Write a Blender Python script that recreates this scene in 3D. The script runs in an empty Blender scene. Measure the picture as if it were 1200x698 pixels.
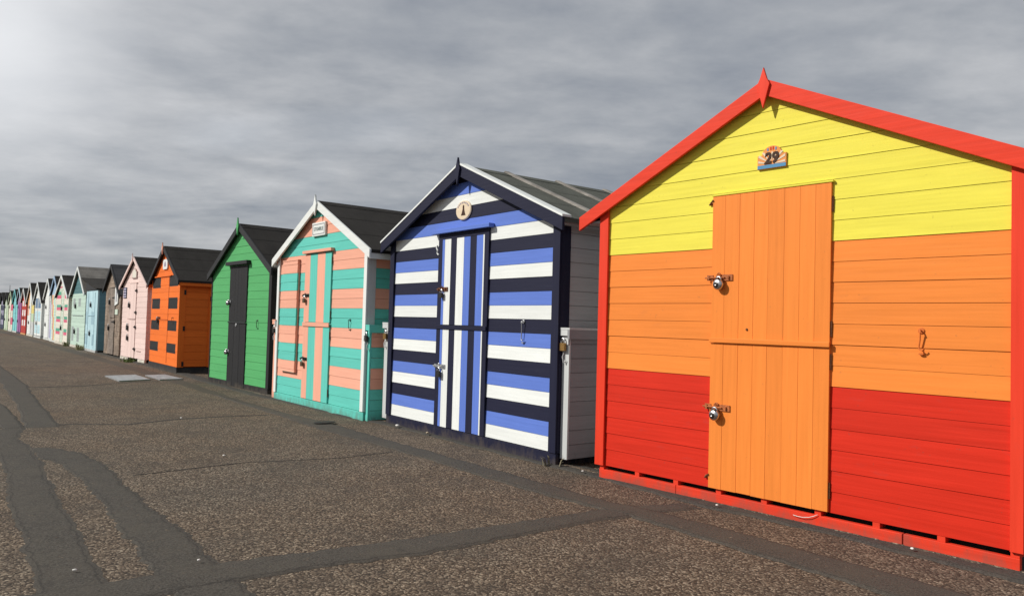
import bpy, bmesh, math, random
from math import radians as R, sin, cos, pi
from mathutils import Vector
random.seed(7)
S = bpy.context.scene
C = S.collection

# ------------------------------------------------------------------ materials
MATS = {}
def _new(name):
    m = bpy.data.materials.new(name); m.use_nodes = True
    nt = m.node_tree
    return m, nt, nt.nodes['Principled BSDF']
def N(nt, t, **kw):
    n = nt.nodes.new(t)
    for k, v in kw.items(): setattr(n, k, v)
    return n
def noise(nt, vec, scale, detail=3, rough=.55, dim='3D'):
    n = N(nt, 'ShaderNodeTexNoise'); n.noise_dimensions = dim
    n.inputs['Scale'].default_value = scale; n.inputs['Detail'].default_value = detail
    n.inputs['Roughness'].default_value = rough
    nt.links.new(vec, n.inputs['Vector']); return n
def mapping(nt, vec, scale):
    n = N(nt, 'ShaderNodeMapping'); n.inputs['Scale'].default_value = scale
    nt.links.new(vec, n.inputs['Vector']); return n.outputs[0]
def ramp(nt, fac, stops, interp='LINEAR'):
    n = N(nt, 'ShaderNodeValToRGB'); cr = n.color_ramp; cr.interpolation = interp
    while len(cr.elements) < len(stops): cr.elements.new(.5)
    for e, (p, c) in zip(cr.elements, stops):
        e.position = p; e.color = (*c, 1) if len(c) == 3 else c
    nt.links.new(fac, n.inputs[0]); return n
def mixc(nt, fac, a, b, mode='MIX'):
    n = N(nt, 'ShaderNodeMix'); n.data_type = 'RGBA'; n.blend_type = mode; n.clamp_factor = True
    for sock, v in ((n.inputs[0], fac), (n.inputs[6], a), (n.inputs[7], b)):
        if hasattr(v, 'links') or hasattr(v, 'is_output'): nt.links.new(v, sock)
        elif isinstance(v, (int, float)): sock.default_value = v
        else: sock.default_value = (*v, 1)
    return n.outputs[2]
def g3(v): return (v, v, v)

def paint(name, col, grain='h', rough=.58, worn=.30, var=.055, spec=.22):
    """brush-painted boards: grain, brush marks, faint weathering with its own shapes"""
    key = name + grain
    if key in MATS: return MATS[key]
    m, nt, bs = _new(name)
    pos = N(nt, 'ShaderNodeNewGeometry').outputs['Position']
    sc = (1.6, 1.6, 42) if grain == 'h' else (42, 42, 1.6)
    gr = noise(nt, mapping(nt, pos, sc), 1.0, 5, .6)
    mot = noise(nt, pos, 2.3, 4, .6)
    wr = noise(nt, mapping(nt, pos, (3, 3, 9) if grain == 'h' else (9, 9, 3)), 1.7, 7, .7)
    dark = tuple(c*(1-var*1.5) for c in col); light = tuple(min(1, c*(1+var)+.004) for c in col)
    c1 = mixc(nt, ramp(nt, gr.outputs[0], [(.3, g3(0)), (.7, g3(1))]).outputs[0], dark, light)
    c2 = mixc(nt, ramp(nt, mot.outputs[0], [(.3, g3(.0)), (.75, g3(.35))]).outputs[0], c1, tuple(c*.88 for c in col))
    # sparse scuffs where the paint has gone thin
    lum = .3*col[0]+.6*col[1]+.1*col[2]
    scuff = tuple(c*.72+.10*.28 for c in col) if lum > .12 else tuple(c*.8+.035 for c in col)
    c3 = mixc(nt, ramp(nt, wr.outputs[0], [(.60, g3(0)), (.76, g3(worn))]).outputs[0], c2, scuff)
    # specks of grime
    sp = noise(nt, pos, 38, 2, .5)
    c4 = mixc(nt, ramp(nt, sp.outputs[0], [(.71, g3(0)), (.76, g3(.45*worn))]).outputs[0], c3, (.10, .075, .055))
    # mud and rain splash on the lowest boards: ragged patches rather than a gradient
    sepz = N(nt, 'ShaderNodeSeparateXYZ'); nt.links.new(pos, sepz.inputs[0])
    add = N(nt, 'ShaderNodeMath', operation='MULTIPLY_ADD'); add.inputs[1].default_value = -2.2
    nt.links.new(sepz.outputs[2], add.inputs[0])
    sn = noise(nt, mapping(nt, pos, (9, 9, 4)), 1.0, 6, .7); nt.links.new(sn.outputs[0], add.inputs[2])
    c5 = mixc(nt, ramp(nt, add.outputs[0], [(.30, g3(0)), (.52, g3(.42))]).outputs[0], c4, (.13, .105, .08))
    isl = N(nt, 'ShaderNodeNewGeometry').outputs['Random Per Island']      # each board took the paint a little differently
    c6 = mixc(nt, 1.0, c5, ramp(nt, isl, [(0, g3(.90)), (1, g3(1.0))]).outputs[0], 'MULTIPLY')
    nt.links.new(c6, bs.inputs['Base Color'])
    rr = N(nt, 'ShaderNodeMapRange'); rr.inputs['To Min'].default_value = rough-.12; rr.inputs['To Max'].default_value = rough+.2
    nt.links.new(wr.outputs[0], rr.inputs[0]); nt.links.new(rr.outputs[0], bs.inputs['Roughness'])
    bs.inputs['Specular IOR Level'].default_value = spec
    bp = N(nt, 'ShaderNodeBump'); bp.inputs['Strength'].default_value = .35; bp.inputs['Distance'].default_value = .004
    nt.links.new(gr.outputs[0], bp.inputs['Height']); nt.links.new(bp.outputs[0], bs.inputs['Normal'])
    MATS[key] = m; return m

def simple(name, col, rough=.6, metal=0, var=.25, scale=30, bump=.3, spec=.4):
    if name in MATS: return MATS[name]
    m, nt, bs = _new(name)
    pos = N(nt, 'ShaderNodeNewGeometry').outputs['Position']
    n1 = noise(nt, pos, scale, 5, .65)
    c = mixc(nt, ramp(nt, n1.outputs[0], [(.3, g3(0)), (.7, g3(1))]).outputs[0], tuple(x*(1-var) for x in col), tuple(min(1, x*(1+var)) for x in col))
    nt.links.new(c, bs.inputs['Base Color'])
    bs.inputs['Roughness'].default_value = rough; bs.inputs['Metallic'].default_value = metal
    bs.inputs['Specular IOR Level'].default_value = spec
    bp = N(nt, 'ShaderNodeBump'); bp.inputs['Strength'].default_value = bump; bp.inputs['Distance'].default_value = .003
    nt.links.new(n1.outputs[0], bp.inputs['Height']); nt.links.new(bp.outputs[0], bs.inputs['Normal'])
    MATS[name] = m; return m

def felt(name, col, var=.35):
    """mineral roofing felt: grit, faded and mossy patches, laps"""
    if name in MATS: return MATS[name]
    m, nt, bs = _new(name)
    pos = N(nt, 'ShaderNodeNewGeometry').outputs['Position']
    n1 = noise(nt, pos, 160, 2, .6); n2 = noise(nt, mapping(nt, pos, (2.2, 3.5, 1.2)), 1.0, 6, .65)
    c = mixc(nt, ramp(nt, n2.outputs[0], [(.3, g3(0)), (.72, g3(1))]).outputs[0], tuple(x*(1-var) for x in col), tuple(x*(1+var) for x in col))
    c = mixc(nt, ramp(nt, n1.outputs[0], [(.4, g3(0)), (.75, g3(.6))]).outputs[0], c, tuple(x*1.9+.01 for x in col))
    n3 = noise(nt, pos, 5.0, 6, .7)
    c = mixc(nt, ramp(nt, n3.outputs[0], [(.62, g3(0)), (.8, g3(.5))]).outputs[0], c, (.07, .07, .045))
    nt.links.new(c, bs.inputs['Base Color']); bs.inputs['Roughness'].default_value = .93
    bs.inputs['Specular IOR Level'].default_value = .15
    bp = N(nt, 'ShaderNodeBump'); bp.inputs['Strength'].default_value = .5; bp.inputs['Distance'].default_value = .004
    nt.links.new(n1.outputs[0], bp.inputs['Height']); nt.links.new(bp.outputs[0], bs.inputs['Normal'])
    MATS[name] = m; return m

def weathered(name, a, b):
    if name in MATS: return MATS[name]
    m, nt, bs = _new(name)
    pos = N(nt, 'ShaderNodeNewGeometry').outputs['Position']
    n1 = noise(nt, mapping(nt, pos, (2, 2, 26)), 1.0, 6, .7); n2 = noise(nt, pos, 2.6, 5, .7)
    c = mixc(nt, ramp(nt, n1.outputs[0], [(.3, g3(0)), (.7, g3(1))]).outputs[0], a, b)
    c = mixc(nt, ramp(nt, n2.outputs[0], [(.4, g3(0)), (.65, g3(.8))]).outputs[0], c, tuple(x*.45 for x in a))
    nt.links.new(c, bs.inputs['Base Color']); bs.inputs['Roughness'].default_value = .85
    bp = N(nt, 'ShaderNodeBump'); bp.inputs['Strength'].default_value = .6; bp.inputs['Distance'].default_value = .006
    nt.links.new(n1.outputs[0], bp.inputs['Height']); nt.links.new(bp.outputs[0], bs.inputs['Normal'])
    MATS[name] = m; return m

def stones(nt, pos):
    wob = noise(nt, pos, 26, 2, .5)
    off = N(nt, 'ShaderNodeVectorMath', operation='MULTIPLY_ADD'); off.inputs[1].default_value = (.030, .030, 0)
    nt.links.new(wob.outputs['Color'], off.inputs[0]); nt.links.new(pos, off.inputs[2])
    v = N(nt, 'ShaderNodeTexVoronoi'); v.voronoi_dimensions = '2D'; v.inputs['Scale'].default_value = 78
    nt.links.new(off.outputs[0], v.inputs['Vector'])
    sep = N(nt, 'ShaderNodeSeparateColor'); nt.links.new(v.outputs['Color'], sep.inputs[0])
    stone = ramp(nt, sep.outputs[0], [(0, (.050, .040, .031)), (.28, (.100, .078, .058)), (.58, (.156, .124, .092)), (.82, (.220, .178, .134)), (.96, (.33, .28, .215))])
    binder = ramp(nt, v.outputs['Distance'], [(.40, g3(0)), (.68, g3(1))])
    c = mixc(nt, binder.outputs[0], stone.outputs[0], (.044, .036, .029))
    n1 = noise(nt, pos, .45, 5, .6); n2 = noise(nt, pos, 1.7, 7, .72); n3 = noise(nt, mapping(nt, pos, (.9, 3.2, 1)), 1.0, 6, .65)
    c = mixc(nt, ramp(nt, n1.outputs[0], [(.35, g3(0)), (.66, g3(.8))]).outputs[0], c, (1.0, .89, .80), 'MULTIPLY')
    c = mixc(nt, ramp(nt, n2.outputs[0], [(.36, g3(.55)), (.56, g3(0))]).outputs[0], c, (.058, .050, .042))
    c = mixc(nt, ramp(nt, n3.outputs[0], [(.60, g3(0)), (.78, g3(.42))]).outputs[0], c, (.155, .128, .095))
    return c, v.outputs['Distance']

def aggregate():
    """promenade surface: rolled pea-gravel aggregate in brown binder, worn and dusty in patches"""
    m, nt, bs = _new('exposed_aggregate_tarmac')
    pos = N(nt, 'ShaderNodeNewGeometry').outputs['Position']
    c, h = stones(nt, pos)
    nt.links.new(c, bs.inputs['Base Color']); bs.inputs['Roughness'].default_value = .9
    bs.inputs['Specular IOR Level'].default_value = .2
    bp = N(nt, 'ShaderNodeBump'); bp.inputs['Strength'].default_value = .7; bp.inputs['Distance'].default_value = .005; bp.invert = True
    nt.links.new(h, bp.inputs['Height']); nt.links.new(bp.outputs[0], bs.inputs['Normal'])
    return m

def tar(name='trench_asphalt', col=(.065, .059, .051), edge=(.036, .033, .030), fray=.0):
    """relaid asphalt, its edges broken away so that the aggregate shows through, with a thin bitumen seam"""
    if name in MATS: return MATS[name]
    m, nt, bs = _new(name)
    pos = N(nt, 'ShaderNodeNewGeometry').outputs['Position']
    n1 = noise(nt, pos, 90, 4, .75); n2 = noise(nt, pos, 2.4, 7, .72); n3 = noise(nt, pos, 17, 6, .72); n4 = noise(nt, pos, 6.5, 6, .7)
    c = mixc(nt, ramp(nt, n1.outputs[0], [(.35, g3(0)), (.68, g3(1))]).outputs[0], tuple(x*.45 for x in col), tuple(x*1.75 for x in col))
    c = mixc(nt, ramp(nt, n2.outputs[0], [(.42, g3(0)), (.66, g3(.7))]).outputs[0], c, (.084, .075, .061))
    c = mixc(nt, ramp(nt, n4.outputs[0], [(.56, g3(0)), (.70, g3(.6))]).outputs[0], c, (.040, .037, .033))
    st, h = stones(nt, pos)
    worn = ramp(nt, n3.outputs[0], [(.62, g3(0)), (.67, g3(.8))]).outputs[0]
    c = mixc(nt, worn, c, st)
    at = N(nt, 'ShaderNodeAttribute'); at.attribute_name = 'seam'
    ad = N(nt, 'ShaderNodeMath', operation='MULTIPLY_ADD'); ad.inputs[1].default_value = .9
    nt.links.new(n3.outputs[0], ad.inputs[0]); nt.links.new(at.outputs['Fac'], ad.inputs[2])
    c = mixc(nt, ramp(nt, ad.outputs[0], [(.78, g3(0)), (.95, g3(.75)), (1.08, g3(.75)), (1.2, g3(0))]).outputs[0], c, edge)
    c = mixc(nt, ramp(nt, ad.outputs[0], [(1.12-fray, g3(0)), (1.17-fray, g3(1))]).outputs[0], c, st)
    nt.links.new(c, bs.inputs['Base Color']); bs.inputs['Roughness'].default_value = .9
    bs.inputs['Specular IOR Level'].default_value = .2
    bp = N(nt, 'ShaderNodeBump'); bp.inputs['Strength'].default_value = .7; bp.inputs['Distance'].default_value = .004
    nt.links.new(n1.outputs[0], bp.inputs['Height']); nt.links.new(bp.outputs[0], bs.inputs['Normal'])
    MATS[name] = m; return m

COL = dict(red=(.68, .024, .006), redtrim=(.83, .050, .018), orange=(.92, .265, .042), yellow=(.88, .785, .085),
    white=(.83, .86, .84), navy=(.011, .0125, .037), blue=(.122, .215, .66), teal=(.13, .60, .51), peach=(.89, .43, .305),
    green=(.098, .43, .15), black=(.022, .022, .023), charcoal=(.030, .031, .034), hutorange=(.92, .19, .022), pink=(.88, .68, .63),
    grey=(.30, .31, .32), lockgrey=(.30, .30, .315), palegrey=(.60, .62, .62), mint=(.55, .72, .62), iceblue=(.52, .75, .82),
    deepteal=(.085, .205, .22), mintwhite=(.66, .76, .64), rose=(.74, .15, .25), jade=(.12, .42, .29), skyblue=(.42, .58, .76), lilac=(.55, .52, .68), lemon=(.82, .68, .22),
    apricot=(.84, .42, .18), slateblue=(.16, .25, .38), brick=(.48, .045, .035), purple=(.36, .14, .34), cyan=(.25, .66, .68), cream=(.82, .78, .68), palegreen=(.56, .70, .50),
    ink=(.045, .055, .10), mauve=(.33, .30, .40), signcream=(.80, .66, .48), signorange=(.85, .33, .09), brown=(.055, .022, .012), signblue=(.10, .30, .52), sidegrey=(.47, .495, .50))
def P(k, grain='h', **kw): return paint(k + '_paint', COL[k], grain, **kw)
RUST = simple('rusted_steel', (.16, .065, .03), .8, .3, .5, 90)
STEEL = simple('worn_steel', (.55, .55, .56), .32, 1, .2, 120, .15)
DARKSTEEL = simple('black_iron', (.03, .028, .027), .5, .4, .3, 90)
BRASS = simple('brass', (.42, .25, .09), .4, .8, .3, 90)
ZINC = simple('galvanised_steel', (.42, .43, .44), .5, .7, .25, 40)
FELT = felt('dark_brown_felt', (.024, .022, .020)); FELTG = felt('green_grey_felt', (.088, .092, .078)); FELTS = felt('slate_felt', (.052, .052, .055)); FELTB = felt('grey_brown_felt', (.17, .16, .145))
DARK = simple('shaded_timber', (.03, .026, .022), .9)
OLDWOOD = weathered('bare_weathered_boards', (.19, .135, .10), (.42, .33, .25)); OLDDOOR = weathered('silvered_door_boards', (.18, .145, .12), (.32, .26, .215))
BATTEN = weathered('grey_batten_timber', (.22, .20, .18), (.36, .34, .31))

# ------------------------------------------------------------------ mesh builder
class MB:
    def __init__(s): s.v = []; s.f = []; s.m = []; s.mats = []
    def mi(s, mat):
        if mat not in s.mats: s.mats.append(mat)
        return s.mats.index(mat)
    def add(s, vs, fs, mat):
        b = len(s.v); s.v += [tuple(x) for x in vs]; i = s.mi(mat)
        for f in fs: s.f.append([b+k for k in f]); s.m.append(i)
        return s
    def box(s, x0, x1, y0, y1, z0, z1, mat):
        vs = [(x0, y0, z0), (x1, y0, z0), (x1, y1, z0), (x0, y1, z0), (x0, y0, z1), (x1, y0, z1), (x1, y1, z1), (x0, y1, z1)]
        return s.add(vs, [(3, 2, 1, 0), (4, 5, 6, 7), (0, 1, 5, 4), (1, 2, 6, 5), (2, 3, 7, 6), (3, 0, 4, 7)], mat)
    def prism(s, pts, y0, y1, mat, yf=None, axis='y'):
        """polygon in the facade plane (u, z) given depth; axis='x' puts it in the side plane (v, z)"""
        a = sum(pts[i][0]*pts[(i+1) % len(pts)][1]-pts[(i+1) % len(pts)][0]*pts[i][1] for i in range(len(pts)))
        if a < 0: pts = pts[::-1]
        n = len(pts)
        fr = [(p[0], (y0 if yf is None else y0+yf(p)), p[1]) for p in pts]; bk = [(p[0], y1, p[1]) for p in pts]
        fs = [tuple(range(n)), tuple(range(2*n-1, n-1, -1))]+[(i, n+i, n+(i+1) % n, (i+1) % n) for i in range(n)]
        vs = fr+bk
        if axis == 'x': vs = [(y, x, z) for x, y, z in vs]; fs = [f[::-1] for f in fs]
        return s.add(vs, fs, mat)
    def tube(s, path, r, mat, n=8, closed=False):
        path = [Vector(p) for p in path]; rings = []; L = len(path)
        for i, p in enumerate(path):
            a = path[(i-1) % L] if (closed or i > 0) else p; b = path[(i+1) % L] if (closed or i < L-1) else p
            t = (b-a).normalized(); q = Vector((0, 0, 1)) if abs(t.z) < .9 else Vector((1, 0, 0))
            e1 = t.cross(q).normalized(); e2 = t.cross(e1)
            rings.append([p+r*(cos(2*pi*k/n)*e1+sin(2*pi*k/n)*e2) for k in range(n)])
        vs = [v for g in rings for v in g]; fs = []
        for i in range(L if closed else L-1):
            j = (i+1) % L
            for k in range(n): fs.append((i*n+k, i*n+(k+1) % n, j*n+(k+1) % n, j*n+k))
        if not closed: fs += [tuple(range(n))[::-1], tuple((L-1)*n+k for k in range(n))]
        return s.add(vs, fs, mat)
    def disc(s, cu, cz, ru, rz, y0, y1, mat, n=32, bev=.15):
        """oval plate facing the front, its front edge rounded over"""
        prof = [(y1, 1), (y0+(y1-y0)*.35, 1), (y0, 1-bev)]
        vs = []; fs = []
        for y, k in prof: vs += [(cu+ru*k*cos(2*pi*i/n), y, cz+rz*k*sin(2*pi*i/n)) for i in range(n)]
        for r in range(2):
            for i in range(n): fs.append((r*n+i, (r+1)*n+i, (r+1)*n+(i+1) % n, r*n+(i+1) % n)[::-1])
        fs += [tuple(2*n+i for i in range(n)), tuple(range(n))[::-1]]
        return s.add(vs, fs, mat)
    def build(s, name, parent=None, smooth=False, bevel=0):
        me = bpy.data.meshes.new(name); me.from_pydata(s.v, [], s.f)
        for m in s.mats: me.materials.append(m)
        me.polygons.foreach_set('material_index', s.m)
        if smooth: me.polygons.foreach_set('use_smooth', [True]*len(me.polygons))
        me.update()
        o = bpy.data.objects.new(name, me); C.objects.link(o)
        if bevel:
            bm = bmesh.new(); bm.from_mesh(me)
            bmesh.ops.remove_doubles(bm, verts=bm.verts, dist=1e-5)
            es = [e for e in bm.edges if len(e.link_faces) == 2 and e.calc_face_angle(0) > .5]
            bmesh.ops.bevel(bm, geom=es, offset=bevel, segments=2, affect='EDGES', profile=.6)
            bm.to_mesh(me); bm.free()
        if parent: o.parent = parent
        return o

def clip(pts, axis, lim, keep_less):
    out = []
    for i in range(len(pts)):
        a, b = pts[i], pts[(i+1) % len(pts)]
        da = (a[axis]-lim)*(1 if keep_less else -1); db = (b[axis]-lim)*(1 if keep_less else -1)
        if da <= 0: out.append(a)
        if da*db < 0:
            t = da/(da-db); out.append((a[0]+t*(b[0]-a[0]), a[1]+t*(b[1]-a[1])))
    return out
def cliprect(pts, u0, u1, z0, z1):
    for ax, lim, less in ((0, u0, False), (0, u1, True), (1, z0, False), (1, z1, True)):
        pts = clip(pts, ax, lim, less)
        if len(pts) < 3: return None
    q = [pts[0]]
    for p in pts[1:]:
        if abs(p[0]-q[-1][0])+abs(p[1]-q[-1][1]) > 1e-5: q.append(p)
    if len(q) > 2 and abs(q[0][0]-q[-1][0])+abs(q[0][1]-q[-1][1]) < 1e-5: q.pop()
    a = abs(sum(q[i][0]*q[(i+1) % len(q)][1]-q[(i+1) % len(q)][0]*q[i][1] for i in range(len(q))))
    return q if len(q) > 2 and a > 2e-5 else None

def boards(mb, outline, z0, pitch, fn, ub=(), zb=(), y0=0.0, thick=.014, gap=.0038, axis='y', sgn=1, proud=.004, holes=()):
    """horizontal shiplap cladding clipped to an outline; fn(u, z) -> material of that stretch of paint"""
    zmax = max(p[1] for p in outline); zmin = min(p[1] for p in outline); us = [p[0] for p in outline]
    k = 0
    while z0+k*pitch < zmax:
        a, b = max(zmin, z0+k*pitch), min(zmax, z0+(k+1)*pitch)
        ga, gb = gap*random.uniform(.5, 1.3), gap*.5
        out = random.uniform(0, .0025)
        zs = sorted({a+ga*.5, b-gb*.5} | {z for z in zb if a+.01 < z < b-.01})
        for s0, s1 in zip(zs[:-1], zs[1:]):
            cuts = sorted({min(us)-1, max(us)+1} | set(ub))
            runs = []
            for u0, u1 in zip(cuts[:-1], cuts[1:]):
                cu0, cu1 = max(u0, min(us)), min(u1, max(us))
                if cu1 <= cu0: continue
                mt = fn((cu0+cu1)/2, (s0+s1)/2)
                if runs and runs[-1][2] is mt: runs[-1][1] = u1
                else: runs.append([u0, u1, mt])
            for u0, u1, mt in runs:
                if mt is None: continue
                q = cliprect(outline, u0, u1, s0, s1)
                if q:
                    yf = (lambda p: -sgn*(out+proud*(1-(p[1]-a)/(b-a))))
                    mb.prism(q, y0, y0+sgn*thick, mt, yf, axis)
        k += 1

def thing(name, label, cat, loc=(0, 0, 0), rz=0, group=None):
    o = bpy.data.objects.new(name, None); o.empty_display_size = .2; C.objects.link(o)
    o.location = loc; o.rotation_euler = (0, 0, rz); o['label'] = label; o['category'] = cat
    if group: o['group'] = group
    return o
def tag(o, label, cat, group=None):
    o['label'] = label; o['category'] = cat
    if group: o['group'] = group
    return o
def struct(o, kind='structure'): o['kind'] = kind; return o

def text(body, size, mat, loc, parent, name, depth=.004, shear=0, offset=0, rotz=0, rot=(pi/2, 0, 0), xs=1):
    cu = bpy.data.curves.new(name, 'FONT'); cu.body = body; cu.size = size; cu.extrude = depth; cu.shear = shear; cu.offset = offset
    cu.align_x = 'CENTER'; cu.align_y = 'CENTER'; cu.resolution_u = 4
    t = bpy.data.objects.new(name, cu); C.objects.link(t)
    me = bpy.data.meshes.new_from_object(t.evaluated_get(bpy.context.evaluated_depsgraph_get()))
    bpy.data.objects.remove(t); bpy.data.curves.remove(cu)
    me.materials.clear(); me.materials.append(mat)
    o = bpy.data.objects.new(name, me); C.objects.link(o); o.location = loc; o.rotation_euler = rot; o.scale = (xs, 1, 1)
    o.parent = parent; return o

# ------------------------------------------------------------------ hut ironmongery
def bolt_hasp(par, u0, u1, z, y, mat=RUST):
    m = MB()
    m.box(u0, u0+.05, y-.004, y, z-.02, z+.02, mat); m.box(u0+.075, u1, y-.006, y, z-.022, z+.022, mat)
    m.tube([(u0-.01, y-.012, z), (u1-.06, y-.012, z)], .0055, mat)
    for q in (u0+.02, u0+.09, u1-.03): m.box(q-.006, q+.006, y-.018, y-.003, z-.011, z+.011, mat)
    um = (u0+u1)/2
    m.tube([(um+.012*cos(a), y-.014, z+.020+.012*sin(a)) for a in [i*pi/5 for i in range(10)]], .005, mat, 6, True)
    return m.build('hasp', par)
def round_lock(par, u, z, y):
    m = MB(); r = .040
    m.disc(u, z, r, r, y-.050, y-.014, STEEL, 28, .28)
    m.disc(u-.006, z-.004, r*.52, r*.52, y-.053, y-.045, DARKSTEEL, 20, .2)
    m.disc(u-.008, z-.010, r*.2, r*.2, y-.057, y-.05, STEEL, 12, .2)
    m.box(u-.016, u+.020, y-.046, y-.018, z+r*.55, z+r*.96, DARKSTEEL)
    m.tube([(u+.022*cos(a), y-.03, z+.030+.024*sin(a)) for a in [i*pi/8 for i in range(9)]], .006, STEEL, 8)
    return m.build('padlock', par, True)
def box_lock(par, u, z, y, mat=DARKSTEEL, s=1):
    m = MB()
    m.box(u-.027*s, u+.027*s, y-.036, y-.012, z-.055*s, z, mat)
    m.tube([(u-.017*s, y-.024, z-.005), (u-.017*s, y-.024, z+.02)]+[(u+.017*s*cos(a), y-.024, z+.02+.017*s*sin(a)) for a in [pi-i*pi/6 for i in range(7)]]+[(u+.017*s, y-.024, z-.005)], .005*s, STEEL, 6)
    return m.build('padlock', par)
def cabin_hook(par, u, z0, z1, y, mat):
    m = MB()
    m.disc(u, z1, .018, .018, y-.005, y, mat, 14); m.tube([(u, y, z1), (u, y-.024, z1+.004), (u+.006, y-.030, z1-.014)], .0045, mat)
    m.tube([(u+.004, y-.026, z1-.005), (u, y-.02, (z0+z1)/2), (u-.006, y-.018, z0+.014), (u-.004, y-.020, z0), (u+.014, y-.022, z0-.010), (u+.022, y-.024, z0+.004)], .0045, mat)
    m.disc(u+.004, z0-.028, .016, .007, y-.014, y, mat, 12)
    return m.build('door_hook', par)
def hinge(par, u, z, y, mat=DARKSTEEL, L=.16):
    m = MB(); m.prism([(u, z-.035), (u, z+.035), (u-L, z+.008), (u-L, z-.008)], y-.006, y, mat)
    m.box(u+.006, u+.03, y-.006, y, z-.045, z+.045, mat); m.tube([(u+.003, y-.006, z-.045), (u+.003, y-.006, z+.045)], .007, mat, 6)
    return m.build('hinge', par)

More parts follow.
